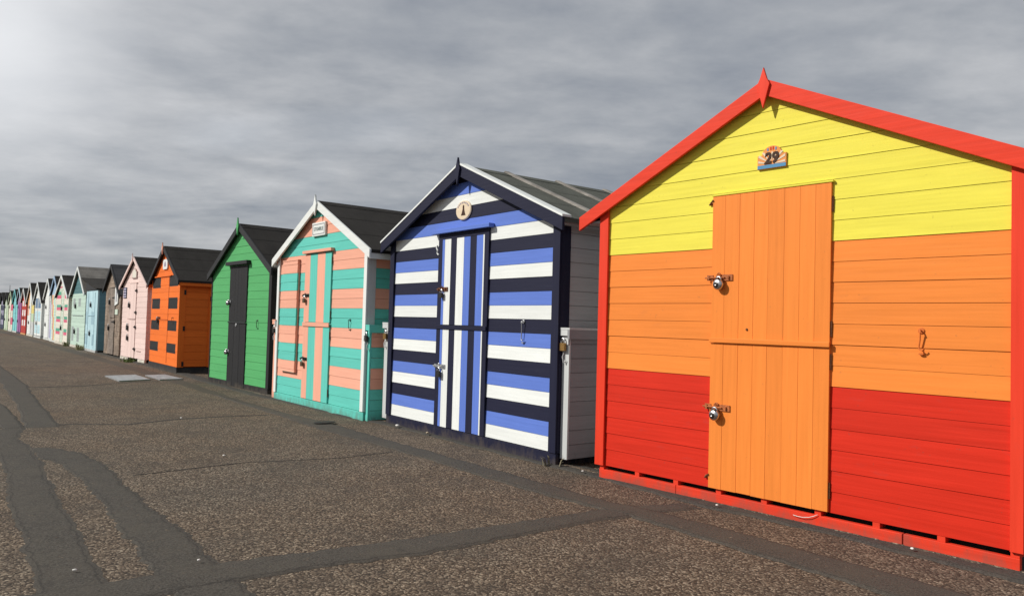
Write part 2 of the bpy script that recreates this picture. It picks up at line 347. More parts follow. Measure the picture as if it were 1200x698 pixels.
# ------------------------------------------------------------------ hut
class Hut:
    def __init__(h, label, x, y=0, yaw=0, w=2.4, uc=None, top=2.7, slope=.55, oh=.13, depth=2.4, wb=.11, pitch=.131, z0=None,
                 fn=None, ub=(), zb=(), sidefn=None, side_in=0.0, roof=FELT, barge='white', bh=.10, bv=(-.085, -.058), corner=None, ctw=.06,
                 plinth=None, plinth_top=None, finial=None, fin=(.045, .13, .16), fint=.021, side_corner=None, edge=None, fascia=None, cat='beach hut', gable_recess=None, wallL=True, ohr=None, ctwr=None):
        h.w, h.uc, h.top, h.slope, h.wb = w, (uc if uc else w/2), top, slope, wb
        h.r = thing('beach_hut', label, cat, (x, y, 0), yaw, 'beach huts in the row along the promenade')
        uL, uR = -oh, w+(oh if ohr is None else ohr)
        Z = lambda u, d=0: top-d-slope*abs(u-h.uc)
        h.Z = Z
        dz = .045*math.sqrt(1+slope*slope)
        ol = [(.002, wb), (w-.002, wb), (w-.002, Z(w, dz)), (h.uc, Z(h.uc, dz)), (.002, Z(0, dz))]
        # front wall
        m = MB(); boards(m, ol, z0 if z0 is not None else wb, pitch, fn, ub, zb)
        back = fn(h.uc, wb+.2) or OLDWOOD
        m.prism(ol, .0145, .05, back); m.build('front_wall', h.r)
        # side and back walls
        sf = sidefn or (lambda v, z: fn(w-.1, z))
        for sx, nm in ((w-side_in, 1), (side_in, -1)):
            if nm < 0 and not wallL: continue
            m = MB(); so = [(.052, wb+.01), (depth, wb+.01), (depth, Z(w, dz)-.002), (.052, Z(w, dz)-.002)]
            boards(m, so, z0 if z0 is not None else wb, pitch, sf, (), zb, sx, .014, .005, 'x', -nm, .004)
            m.prism(so, sx-nm*.0145, sx-nm*.05, sf(1, wb+.3), None, 'x'); m.build('side_wall', h.r)
        m = MB(); m.prism([(q[0], q[1]) for q in ol], depth+.002, depth+.04, sf(1, wb+.3)); m.build('back_wall', h.r)
        # roof
        rt = .006
        m = MB(); th = dz-rt-.002
        for s in (-1, 1):
            e = (uL+.006) if s < 0 else (uR-.006)
            m.prism([(e, Z(e, rt)), (h.uc, Z(h.uc, rt)), (h.uc, Z(h.uc, rt)-th), (e, Z(e, rt)-th)], bv[1]+.002, depth+.14, roof)
            # felt laps running along the eaves, and the cap over the ridge
            for t in (.36, .7):
                a = h.uc+(e-h.uc)*t; b = h.uc+(e-h.uc)*(t+.012)
                m.prism([(a, Z(a, rt)+.005), (b, Z(b, rt)+.001), (b, Z(b, rt)-.004), (a, Z(a, rt)-.004)], bv[1]+.004, depth+.138, roof)
            a = h.uc+s*.13
            m.prism([(h.uc, Z(h.uc, rt)+.007), (a, Z(a, rt)+.006), (a, Z(a, rt)-.003), (h.uc, Z(h.uc, rt)-.003)], bv[1]+.006, depth+.136, roof)
        h.roof = m.build('roof', h.r)
        # bargeboards
        bm_ = P(barge, 'h')
        for s in (-1, 1):
            e = uL if s < 0 else uR; c = h.uc+s*.0015
            m = MB(); m.prism([(e, Z(e)), (c, Z(c)), (c, Z(c)-bh), (e, Z(e)-bh)], bv[0], bv[1], bm_); m.build('bargeboard', h.r, bevel=.003)
        if edge:
            for s in (-1, 1):
                e = (uL-.004) if s < 0 else (uR+.004); c = h.uc+s*.001
                m = MB(); m.prism([(e, Z(e)+.022), (c, Z(c)+.022), (c, Z(c)+.001), (e, Z(e)+.001)], bv[0]-.006, bv[1]+.075, P(edge)); m.build('roof_edging', h.r)
        if fascia:
            for s in (-1, 1):
                e = uL+.02 if s < 0 else uR-.02; zz = Z(e, rt)-th-.001
                m = MB(); m.box(min(e, e-s*.022), max(e, e-s*.022), bv[1]+.003, depth+.1, zz-.075, zz, P(fascia)); m.build('eaves_fascia', h.r)
        # soffit hides the gap between wall and eaves
        for a, b in ((uL+.03, -.002), (w+.002, uR-.03)):
            zz = Z(a if a < 0 else b, dz)-.003
            m = MB(); m.box(a, b, bv[1]+.02, depth+.05, zz-.02, zz, sf(1, wb+.3)); m.build('soffit', h.r)
        if corner:
            zt = Z(0, dz)-.001
            for s in (-1, 1):
                m = MB(); a, b = (-.012, ctw) if s < 0 else (w-(ctwr or ctw), w+.012)
                cm = P(corner, 'v'); scm = P(side_corner, 'v') if side_corner else cm
                q = [(a, wb), (b, wb), (b, Z(b, dz)-.001), (a, Z(a, dz)-.001)]
                m.prism(q, -.026, -.0075, cm)
                x0, x1 = (-.016, -.001) if s < 0 else (w+.001-side_in, w+.016)
                m.box(x0, x1, -.007, .10, wb, zt, scm)
                m.build('corner_board', h.r)
        if plinth:
            pt = plinth_top or wb-.004
            m = MB(); m.box(-.01, w+.01, -.016, .02, .0, pt, P(plinth)); m.build('plinth', h.r, bevel=.004)
            for a in (w-.03, .004): m = MB(); m.box(a, a+.026, .022, depth, .0, pt, P(plinth)); m.build('floor_bearer', h.r)
        else:
            for v in (.09, depth*.5, depth-.1): m = MB(); m.box(.03, w-.03, v, v+.09, 0, wb-.002, DARK); m.build('floor_bearer', h.r)
        if finial:
            a, up, dn = fin
            m = MB(); zc = top-.045
            m.prism([(h.uc, zc+up), (h.uc+a*.55, zc+up*.35), (h.uc+a, zc), (h.uc, zc-dn), (h.uc-a, zc), (h.uc-a*.55, zc+up*.35)], bv[0]-fint-.001, bv[0]-.001, P(finial, 'v'))
            m.build('finial', h.r, bevel=.002)
    def plaque(h, pts, mat, y=-.03, y1=-.006, name='number_plaque'):
        m = MB(); m.prism(pts, y, y1, mat); return m.build(name, h.r, bevel=.002)
    def door(h, planks, z0, z1, y=-.022, gap=.0026, y1=-.004, name='door'):
        m = MB()
        for a, b, mt in planks:
            j = random.uniform(0, .002)
            m.box(a+gap*random.uniform(.2, .7), b-gap*.4, y-j, y1, z0+random.uniform(0, .003), z1, mt)
        m.box(planks[0][0]+.004, planks[-1][1]-.004, y+.008, y1+.001, z0+.004, z1-.002, planks[0][2])
        return m.build(name, h.r)
    def bar(h, u0, u1, z0, z1, y0, y1, mat, name, par=None, bevel=.003):
        m = MB(); m.box(u0, u1, y0, y1, z0, z1, mat); return m.build(name, par or h.r, bevel=bevel)

# ================================================================== the huts, near to far
PI2 = pi/2
paint('red_paint', COL['red'], 'h', worn=.65, var=.09); paint('redtrim_paint', COL['redtrim'], 'h', worn=.5, var=.08)
paint('orange_paint', COL['orange'], 'h', worn=.4, var=.06); paint('yellow_paint', COL['yellow'], 'h', worn=.4, var=.06)
# ---- 1 red, orange and yellow
def f(u, z): return P('yellow') if z > 1.8305 else P('orange') if z > .905 else P('red')
h = Hut('large red, orange and yellow beach hut with number 29 over its orange door', -4.478, .012, .053, 3.007, 1.499, 2.970, .470, .215, ohr=.19, depth=2.7, wb=.112, pitch=.1322,
        fn=f, barge='redtrim', bh=.113, corner='redtrim', ctw=.078, ctwr=.050, finial='redtrim', fin=(.047, .120, .164), sidefn=lambda v, z: P('sidegrey'), bv=(-.066, -.042), fint=.015)
hut1 = h
rp = P('redtrim', 'h')
for a, b in ((.027, .79), (.793, 2.405), (2.411, 3.0)): m = MB(); m.box(a, b, -.012+random.uniform(0, .004), .03, 0, .079, rp); m.build('plinth', h.r, bevel=.004)
for a in (.03, .397, .765, 1.135, 1.49, 1.868, 2.233, 2.594, 2.955): m = MB(); m.box(a, a+.042, -.005, .08, .0795, .1115, rp); m.build('plinth_block', h.r)
pe = [1.080, 1.185, 1.302, 1.416, 1.523, 1.640, 1.750, 1.856, 1.960]; om = P('orange', 'v')
pk = [(a, b, om) for a, b in zip(pe[:-1], pe[1:])]
dU = h.door(pk, 1.172, 2.205); dL = h.door(pk, .116, 1.150)
h.bar(1.076, 1.966, 1.153, 1.186, -.040, -.0245, P('orange'), 'door_rail', dL)
h.bar(1.07, 1.972, 2.209, 2.222, -.026, -.004, P('yellow'), 'drip_strip')
OI = simple('orange_painted_iron', (.42, .125, .035), .7, .0, .5, 70)
bolt_hasp(dU, 1.045, 1.255, 1.617, -.025, OI); round_lock(dU, 1.158, 1.568, -.028)
bolt_hasp(dL, 1.045, 1.250, .693, -.025, OI); round_lock(dL, 1.145, .640, -.028)
for z in (2.16, .19):
    m = MB(); m.box(1.045, 1.075, -.010, -.004, z-.010, z+.010, OI); m.tube([(1.045, -.014, z-.01), (1.085, -.03, z+.02)], .006, RUST); m.build('latch', dU if z > 1 else dL)
for z in (2.07, 1.27, 1.06, .25): 
    m = MB(); m.tube([(1.965, -.010, z-.05), (1.965, -.010, z+.05)], .0055, RUST); m.build('hinge', dU if z > 1.1 else dL)
m = MB(); m.disc(1.372, 1.252, .008, .009, -.030, -.024, RUST, 12); m.build('door_knob', dU, True)
cabin_hook(h.r, 2.50, 1.165, 1.272, -.006, paint('orange_iron', (.66, .17, .035), 'v'))
# number plaque: an arched sunrise board
def arch(u0, u1, z0, z1, zt, n=14):
    c = (u0+u1)/2; a = (u1-u0)*.34
    return [(u0, z0), (u1, z0), (u1, z1)]+[(c+a*cos(t), z1+(zt-z1)*sin(t)*1.0) for t in [i*pi/n for i in range(n+1)]]+[(u0, z1)]
pq = h.plaque(arch(1.428, 1.642, 2.357, 2.452, 2.512), P('signorange'), -.016, -.005, 'number_plaque')
m = MB(); c = (1.535, 2.385)
for i in range(9):
    a0 = pi*(i+.12)/9; a1 = pi*(i+.55)/9
    def rim(a):
        dx, dz = cos(a), sin(a); t = min(.100/abs(dx) if abs(dx) > 1e-4 else 9, .085/dz if dz > .2 else 9, .118); return (c[0]+dx*t, c[1]+dz*t)
    m.prism([(c[0]+.026*cos(a0), c[1]+.026*sin(a0)), rim(a0), rim(a1), (c[0]+.026*cos(a1), c[1]+.026*sin(a1))], -.0180, -.0162, P('signcream'))
m.build('sun_rays', pq)
m = MB(); m.box(1.430, 1.640, -.0185, -.0162, 2.359, 2.383, P('signblue')); m.build('blue_band', pq)
m = MB()
for i, du in enumerate((-.034, -.012, .006, .026)): m.box(1.535+du, 1.535+du+.009, -.0180, -.0162, 2.478+.010*(1-abs(du)/.035)*.5, 2.496+.010*(1-abs(du)/.035), P('red' if i in (1, 2) else 'signblue'))
m.build('painted_crest', pq)
text('29', .105, P('brown'), (1.533, -.0195, 2.424), pq, 'number', .002, .12, .0035)
# ---- 2 blue and white stripes
BW = ['white', 'blue', 'navy']
def f(u, z): return P(BW[int((z-.115)/.1308+1000*3) % 3])
h = Hut('navy, blue and white striped beach hut with grey felt roof and oval plaque', -8.135, .083, -.015, 3.115, 1.57, 2.90, .422, .125, 2.9, .115, .1308,
        fn=f, sidefn=lambda v, z: P('sidegrey'), side_in=.0, roof=FELTG, barge='navy', bh=.122, corner='navy', ctw=.085, plinth='navy', finial='navy', fin=(.042, .12, .18), edge='white', bv=(-.105, -.078))
hut2 = h
for v in (.50, 1.24, 2.0, 2.75):
    m = MB()
    for s in (-1, 1):
        e = h.uc+s*1.64; c = h.uc+s*.001
        m.prism([(e, h.Z(e)+.020), (c, h.Z(c)+.020), (c, h.Z(c)-.004), (e, h.Z(e)-.004)], v, v+.055, BATTEN)
    m.build('roof_batten', h.roof)
n_ = P('navy', 'v')
fr = MB(); fr.prism([(1.09, .118), (1.165, .118), (1.165, 2.145), (1.965, 2.145), (1.965, .118), (2.035, .118), (2.035, 2.21), (1.09, 2.21)], -.024, -.004, n_); fr.build('door_frame', h.r)
bl, wh = P('blue', 'v'), P('white', 'v')
ed = [1.168, 1.215, 1.338, 1.452, 1.590, 1.707, 1.822, 1.938, 1.962]; cs = [bl, wh, n_, wh, bl, n_, bl, wh]
pk = [(a, b, q) for a, b, q in zip(ed[:-1], ed[1:], cs)]
dU = h.door(pk, 1.215, 2.142, -.022); dL = h.door(pk, .118, 1.166, -.022)
h.bar(1.10, 2.03, 1.168, 1.212, -.034, -.0255, P('navy'), 'door_rail', dU)
lin = MB(); lin.prism([(1.0, 2.205), (2.10, 2.205), (2.10, 2.245), (1.0, 2.245)], -.075, -.006, P('blue')); lin.build('door_lintel', h.r, bevel=.004)
bolt_hasp(dU, 1.105, 1.30, 1.60, -.026); box_lock(dU, 1.205, 1.56, -.026)
bolt_hasp(dL, 1.075, 1.29, .765, -.026, ZINC); box_lock(dL, 1.20, .715, -.03, DARKSTEEL, 1.2)
m = MB(); m.tube([(1.07, -.03, 2.09), (1.062, -.034, 2.06), (1.085, -.034, 2.03), (1.072, -.03, 2.0), (1.10, -.03, 1.98)], .009, P('white')); m.build('door_hook', h.r)
cabin_hook(h.r, 2.61, 1.10, 1.27, -.008, ZINC)
pq = MB(); pq.disc(1.55, 2.43,   .142, .103, -.024, -.006, P('signcream'), 36, .08); pq = pq.build('oval_plaque', h.r)
m = MB(); m.prism([(1.515, 2.375), (1.60, 2.375), (1.585, 2.40), (1.572, 2.44), (1.570, 2.475), (1.555, 2.487), (1.545, 2.47), (1.545, 2.44), (1.53, 2.40)], -.0270, -.0243, P('brown')); m.build('painted_figure', pq)
m = MB()
for i in range(8):
    a = R(150-i*17); u, z = 1.55+.112*cos(a), 2.43+.080*sin(a)
    m.box(u-.008, u+.008, -.0265, -.0243, z-.007, z+.008, P('mauve'))
m.build('painted_lettering', pq)
def locker(h, u0, u1, v0, v1, z0, z1, fn, front, lidm, hx, lockmat=BRASS, face=1, name='side_locker'):
    m = MB(); m.box(u0, u1-.001*0, v0, v0+.02, z0, z1, front)
    so = [(v0+.021, z0), (v1, z0), (v1, z1), (v0+.021, z1)]
    if face > 0: boards(m, so, z0, (z1-z0)/9, fn, (), (), u1, .012, .006, 'x', -1, .004); m.box(u0, u1-.0125, v0+.021, v1, z0+.005, z1-.001, fn(1, z1-.1))
    else: m.box(u0, u1, v0+.021, v1, z0, z1-.001, fn(1, z1-.1))
    lk = m.build(name, h.r)
    m = MB(); m.box(u0-.004, u1+.036, v0-.034, v1+.01, z1+.002, z1+.020, front); m.box(u1+.008, u1+.034, v0-.032, v1, z1-.078, z1+.0015, lidm); m.box(u0-.002, u1+.0075, v0-.032, v0-.012, z1-.05, z1+.0015, front); m.build('locker_lid', lk)
    m = MB(); m.box(u0+.005, u1-.004, v0-.010, v0-.001, z1-.13, z1-.06, front); m.tube([(u0+.02, v0-.012, z1-.09), (hx, v0-.018, z1-.10)], .008, ZINC); m.build('hasp', lk)
    box_lock(lk, hx, z1-.115, v0-.002, lockmat, 1.25)
    m = MB(); m.tube([(u0+.03, v0-.008, z1-.2), (u0+.022, v0-.02, z1-.24), (u0+.04, v0-.022, z1-.29), (u0+.06, v0-.01, z1-.27)], .005, ZINC); m.build('wire_loop', lk)
    return lk
locker(h, h.w+.017, h.w+.105, .03, 1.5, .07, 1.205, lambda v, z: P('lockgrey'), P('palegrey', 'v'), P('lockgrey'), h.w+.045)
locker(h, -.120, -.017, -.012, 1.5, .06, 1.20, lambda v, z: P('palegrey'), P('palegrey', 'v'), P('palegrey'), -.06, BRASS, -1)
# ---- 3 teal and peach stripes
def f(u, z): return P('teal') if int((z-.1125)/.2545+100) % 2 == 0 else P('peach')
h = Hut('teal and peach striped beach hut with white bargeboards and black felt roof', -11.327, -.088, .006, 2.865, 1.438, 2.876, .480, .115, ohr=.17, depth=2.4, wb=.1125, pitch=.12725,
        fn=f, barge='white', bh=.112, corner='white', ctw=.065, side_corner='palegrey', finial='white', fin=(.045, .125, .17), plinth='teal', fascia='white')  # corner side returns are white trim, painted grey to carry their shade
hut3 = h
ed = [1.016, 1.19, 1.425, 1.672, 1.862]; cs = [P('peach', 'v'), P('teal', 'v')]*2
pk = [(a, b, q) for a, b, q in zip(ed[:-1], ed[1:], cs)]
dU = h.door(pk, 1.19, 2.145, -.024); dL = h.door(pk, .115, 1.13, -.024)
h.bar(1.01, 1.868, 1.132, 1.188, -.040, -.0265, P('peach'), 'door_rail', dL)
h.bar(.975, 1.91, 2.158, 2.198, -.060, -.006, P('peach'), 'door_lintel')
for d, z in ((dU, 1.566), (dL, .670)): bolt_hasp(d, .98, 1.18, z, -.028, DARKSTEEL); box_lock(d, 1.075, z-.045, -.03, simple('tarnished_brass', (.14, .10, .06), .5, .7), 1.1)
m = MB(); sh = [(.255, .455), (.795, .455), (.795, 2.075), (.255, 2.075)]
boards(m, sh, .1125, .12725, f, (), (), -.044, .016, .004); m.prism([(.256, .456), (.794, .456), (.794, 2.074), (.256, 2.074)], -.027, -.006, P('peach')); m.build('shutter', h.r)
h.bar(.245, .805, 2.078, 2.094, -.050, -.006, P('peach'), 'shutter_drip_strip')
for d, zs in ((dU, (1.30, 2.03)), (dL, (.25, 1.02))):
    for z in zs: m = MB(); m.tube([(1.866, -.018, z-.05), (1.866, -.018, z+.05)], .006, RUST); m.build('hinge', d)
cabin_hook(h.r, 2.43, 1.14, 1.235, -.006, paint('teal_iron', (.05, .16, .14), 'v'))
pq = h.plaque([(1.225, 2.39), (1.645, 2.39), (1.645, 2.578), (1.225, 2.578)], P('white'), -.034, -.006, 'name_board')
m = MB()
for a, b, c_, d_ in ((1.247, 2.412, 1.623, 2.420), (1.247, 2.548, 1.623, 2.556), (1.247, 2.4205, 1.255, 2.5475), (1.615, 2.4205, 1.623, 2.5475)): m.box(a, c_, -.0375, -.0343, b, d_, P('lockgrey'))
m.build('sign_border', pq)
text('STUMBLE', .070, paint('sign_lettering', (.30, .36, .35), 'v'), (1.435, -.036, 2.485), pq, 'lettering', .0015, 0, .001, xs=1.05)
locker(h, h.w+.018, h.w+.080, .012, 1.4, .0, 1.165, lambda v, z: f(0, max(z, .12)), P('teal', 'v'), P('teal'), h.w+.02, DARKSTEEL)
locker(h, -.10, -.018, -.012, 1.4, .02, 1.19, lambda v, z: P('palegrey'), P('peach', 'v'), P('palegrey'), -.05, DARKSTEEL, -1)
# ---- 4 green
h = Hut('green beach hut with a black stable door and black trim', -14.614, -.09, .044, 2.689, 1.385, 2.852, .574, .08, ohr=.14, depth=2.4, wb=.10, pitch=.131,
        fn=lambda u, z: P('green'), sidefn=lambda v, z: P('black'), barge='charcoal', bh=.115, finial='green', fin=(.045, .145, .16), plinth='black')
hut4 = h
m = MB(); m.prism([(2.60, -.012), (2.705, -.012), (2.705, .09), (2.6925, .09), (2.6925, -.008), (2.60, -.008)], .1, h.Z(2.69, .06), P('black', 'v')); m.v = [(a, c_, b) for a, b, c_ in m.v]; m.f = [f_[::-1] for f_ in m.f]; m.build('corner_board', h.r)
m = MB(); m.box(-.010, .03, -.012, -.008, .1, h.Z(.0, .06), P('black', 'v')); m.build('corner_board', h.r)
ch = paint('door_black_paint', (.019, .019, .021), 'v'); ed = [.925, 1.06, 1.19, 1.32, 1.45, 1.58, 1.712]
pk = [(a, b, ch) for a, b in zip(ed[:-1], ed[1:])]
dU = h.door(pk, 1.155, 2.12, -.020); dL = h.door(pk, .02, 1.12, -.020)
h.bar(.92, 1.716, 1.122, 1.152, -.034, -.0225, P('charcoal'), 'door_rail', dL)
m = MB(); m.prism([(.82, 2.135), (1.815, 2.135), (1.80, 2.20), (.86, 2.20)], -.085, -.006, P('charcoal')); m.build('door_lintel', h.r, bevel=.008)
for d, z in ((dU, 1.50), (dL, .63)): bolt_hasp(d, .86, 1.02, z, -.024, ZINC); round_lock(d, .935, z-.03, -.024)
m = MB(); m.disc(1.30, 1.09, .03, .03, -.034, -.022, ZINC, 12); m.build('door_knob', dL)
cabin_hook(h.r, 2.19, 1.08, 1.18, -.006, DARKSTEEL)
# ---- 5 orange with black squares
SQ = [(a-.07, b-.07, c, d) for a, b, c, d in [(.15, .90, 1.84, 2.08), (1.69, 2.425, 1.855, 2.10), (.13, .90, 1.36, 1.60), (1.67, 2.425, 1.365, 1.61), (.11, .90, .88, 1.10), (1.645, 2.41, .885, 1.11), (.08, .87, .395, .60), (1.635, 2.41, .405, .605)]]
def f(u, z):
    for a, b, c, d in SQ:
        if a < u < b and c < z < d: return P('black')
    return P('hutorange')
h = Hut('orange beach hut painted with eight black squares', -19.44, -.031, -.011, 2.517, 1.25, 2.775, .573, .137, 2.4, .13, .16,
        fn=f, ub=sorted({q for s in SQ for q in s[:2]}), zb=sorted({q for s in SQ for q in s[2:]}), sidefn=lambda v, z: P('hutorange'),
        barge='charcoal', bh=.105, finial='peach', fin=(.042, .12, .15), plinth='charcoal', fascia='hutorange')
hut5 = h
oh_ = P('hutorange', 'v')
for a, b in ((-.012, .115), (.60, .66)): m = MB(); m.box(h.w+.001, h.w+.018, a, b, .13, h.Z(h.w, .07), oh_); m.build('corner_board', h.r)
for v, z in ((.10, 1.72), (.10, .95), (.64, 1.60), (.10, .2)):
    m = MB(); m.box(h.w+.018, h.w+.026, v-.02, v+.02, z-.05, z+.05, DARKSTEEL); m.build('hinge', h.r)
for z0, z1, s in ((.17, 1.118, 0), (1.128, 2.085, 1)):
    m = MB()
    m.box(1.590, 1.606, -.0075, -.0052, z0, z1, paint('orange_joint', (.35, .055, .01), 'v')); m.build('door_edge_strip', h.r)
h.bar(.30, 1.80, 2.086, 2.108, -.03, -.006, P('hutorange'), 'drip_strip')
h.bar(.70, 1.60, 1.118, 1.127, -.0105, -.0052, paint('orange_joint', (.35, .055, .01), 'v'), 'door_rail', None, 0)
bolt_hasp(h.r, .62, .92, 1.16, -.01, RUST); box_lock(h.r, .74, 1.13, -.012, DARKSTEEL, 1.7)
cabin_hook(h.r, 2.05, 1.08, 1.17, -.01, RUST)
pq = h.plaque([(1.11, 2.25), (1.44, 2.25), (1.48, 2.29), (1.48, 2.43), (1.41, 2.475), (1.15, 2.475), (1.08, 2.43), (1.08, 2.29)], P('white'), -.034, -.008, 'number_plaque')
m = MB(); m.prism([(1.22, 2.31), (1.34, 2.31), (1.36, 2.36), (1.31, 2.42), (1.25, 2.42), (1.20, 2.36)], -.037, -.0343, P('mauve')); m.build('painted_emblem', pq)
# ---- 6 pink
h = Hut('pale pink beach hut with an arched plaque under the gable', -22.732, -.004, .038, 2.339, 1.165, 2.72, .578, .152, 2.4, .085, .131,
        fn=lambda u, z: P('pink'), barge='pink', bh=.085, finial='pink', fin=(.032, .13, .1))
hut6 = h
for a, b in ((.0, .78), (1.72, 2.33)): h.bar(a, b, 0, .078, -.012, .04, P('cream'), 'plinth')
pm = P('pink', 'v'); ed = [.52, .66, .80, .94, 1.08, 1.22, 1.375]; pk = [(a, b, pm) for a, b in zip(ed[:-1], ed[1:])]
dU = h.door(pk, 1.10, 2.02, -.020); dL = h.door(pk, .09, 1.075, -.020)
h.bar(.80, 1.36, 1.078, 1.097, -.03, -.006, paint('dusty_pink', (.5, .36, .33)), 'door_rail', dL)
h.bar(.70, 1.46, 2.026, 2.04, -.03, -.006, P('pink'), 'drip_strip')
for d, zs in ((dU, (1.83, 1.265)), (dL, (.89, .324))):
    for z in zs: hinge(d, 1.40, z, -.023, DARKSTEEL, .15)
for d, u, z, s in ((dU, .80, 1.50, 2.0), (dL, .71, .92, 2.3), (dL, .75, .64, 2.0)): box_lock(d, u, z, -.023, DARKSTEEL, s)
h.bar(1.58, 1.95, .27, .295, -.014, -.006, paint('dusty_pink', (.5, .36, .33)), 'vent_cover')
pq = h.plaque(arch(.95, 1.38, 2.15, 2.33, 2.41), paint('dusty_pink', (.5, .36, .33)), -.030, -.006, 'number_plaque')
m = MB(); m.prism(arch(.985, 1.345, 2.175, 2.32, 2.385), -.034, -.0303, P('cream')); m.build('plaque_face', pq)
pq = h.plaque([(.10, 1.645), (.40, 1.645), (.40, 1.93), (.10, 1.93)], P('ink'), -.020, -.006, 'notice')
m = MB()
for i in range(4):
    for j in range(2): m.box(.13+j*.13, .235+j*.13, -.0225, -.0203, 1.66+i*.068, 1.70+i*.068, P('lilac'))
m.build('painted_lettering', pq)
# ---- 7 bare weathered timber
h = Hut('unpainted weathered brown timber beach hut with a tall white sign', -25.22, .026, .009, 1.98, .56+.3, 2.645, .72, .13, 2.4, .05, .135,
        fn=lambda u, z: OLDWOOD, barge='charcoal', bh=.11, roof=FELTS)
hut7 = h
ed = [.62, .80, .98, 1.16, 1.34]; pk = [(a, b, OLDDOOR) for a, b in zip(ed[:-1], ed[1:])]
dU = h.door(pk, 1.10, 1.95, -.022); dL = h.door(pk, .06, 1.07, -.022)
h.bar(.56, 1.40, 1.955, 1.985, -.04, -.006, OLDDOOR, 'door_lintel')
for d, z in ((dU, 1.60), (dL, .85)): box_lock(d, .70, z, -.024, DARKSTEEL, 2.2)
for z in (1.67, .98): hinge(dU if z > 1 else dL, 1.36, z, -.024, DARKSTEEL, .4)
pq = h.plaque([(1.36, 1.44), (1.74, 1.50), (1.74, 1.90), (1.36, 2.02)], P('white'), -.034, -.006, 'notice_board')
m = MB()
for i in range(3): m.box(1.50+i*.045, 1.52+i*.045, -.037, -.0343, 1.55, 1.88-.03*i, P('mauve'))
m.build('painted_lettering', pq)
h.plaque([(1.40, 1.19), (1.74, 1.19), (1.74, 1.34), (1.40, 1.34)], P('mintwhite'), -.024, -.006, 'small_notice')
# ---- 8 mint with its blue lean-to
MP = [(.28, .72, 1.42, 1.70), (1.35, 1.80, 1.42, 1.70), (.16, .62, .23, .72), (1.25, 1.72, .23, .70)]
greyp = paint('faded_panel', (.36, .42, .41))
def f(u, z):
    if z > 1.86: return P('deepteal')
    for a, b, c, d in MP:
        if a < u < b and c < z < d: return greyp
    return P('mint')
h = Hut('mint green beach hut with a teal gable, white bargeboards and grey panels', -30.93, -.03, 0, 2.72, 1.40, 2.79, .63, .16, 2.4, .09, .131,
        fn=f, ub=sorted({q for s in MP for q in s[:2]}), zb=[1.86]+sorted({q for s in MP for q in s[2:]}), barge='white', bh=.10, roof=FELTB, bv=(-.10, -.075))
hut8 = h
h.bar(.0, 2.68, 0, .083, -.016, .03, P('cream'), 'plinth')
for z in (1.50, .62): box_lock(h.r, .86, z, -.01, DARKSTEEL, 2.6)
h.bar(.25, 2.35, 1.10, 1.125, -.02, -.006, greyp, 'door_rail')
BLP = [(-.1, .3, .85, 1.25), (.95, 1.5, .85, 1.25), (.1, .5, .2, .55), (1.1, 1.5, .2, .55)]
pb = paint('faded_blue_panel', (.34, .52, .60))
def fb(u, z):
    for a, b, c, d in BLP:
        if a < u < b and c < z < d: return pb
    return P('iceblue')
r8 = thing('lean_to_store', 'ice blue lean-to store built against the mint green beach hut', 'store', (-28.02, -.04, 0), 0)
m = MB(); ol = [(0, .07), (1.92, .07), (1.92, 1.93), (0, 1.93)]
ed = [0, .24, .48, .72, .96, 1.2, 1.44, 1.68, 1.92]
for a, b in zip(ed[:-1], ed[1:]):
    zs = [.07, .2, .55, .85, 1.25, 1.93]
    for c, d in zip(zs[:-1], zs[1:]): m.box(a+.004, b-.004, 0-random.uniform(0, .002), .014, c, d, fb((a+b)/2, (c+d)/2) if (a+b)/2 not in () else pb)
m.box(0, 1.92, .0145, .04, .07, 1.93, P('iceblue')); m.build('front_wall', r8)
m = MB(); boards(m, [(.041, .07), (2.2, .07), (2.2, 1.93), (.041, 1.93)], .07, .131, lambda v, z: paint('shaded_iceblue_paint', (.17, .36, .44)), (), (), 1.92, .014, .005, 'x', -1); m.prism([(.041, .08), (2.2, .08), (2.2, 1.925), (.041, 1.925)], 1.905, 1.86, paint('shaded_iceblue_paint', (.17, .36, .44)), None, 'x'); m.build('side_wall', r8)  # side wall: ice blue darkened in its colour to stand for shade
m = MB(); m.prism([(-.74, 2.385), (2.0, 1.975), (2.0, 1.935), (-.74, 2.335)], -.070, 2.3, FELT); m.build('roof', r8)
m = MB(); m.prism([(0, 1.935), (1.92, 1.935), (1.92, 1.944), (0, 2.222)], -.03, .02, P('charcoal')); m.build('gable_board', r8)
m = MB(); m.box(0, 1.92, -.012, .05, 0, .066, P('palegrey')); m.build('plinth', r8)
for a, b, c, d in ((.388, .40, .1, 1.85), (1.50, 1.512, .1, 1.85)):
    m = MB(); m.box(a, b, -.010, -.003, c, d, pb); m.build('door_edge_strip', r8)
m = MB(); m.box(.402, 1.498, -.014, -.003, 1.12, 1.145, pb); m.build('door_rail', r8)
for z in (1.52, .62): box_lock(r8, .85, z, -.003, DARKSTEEL, 2.2)
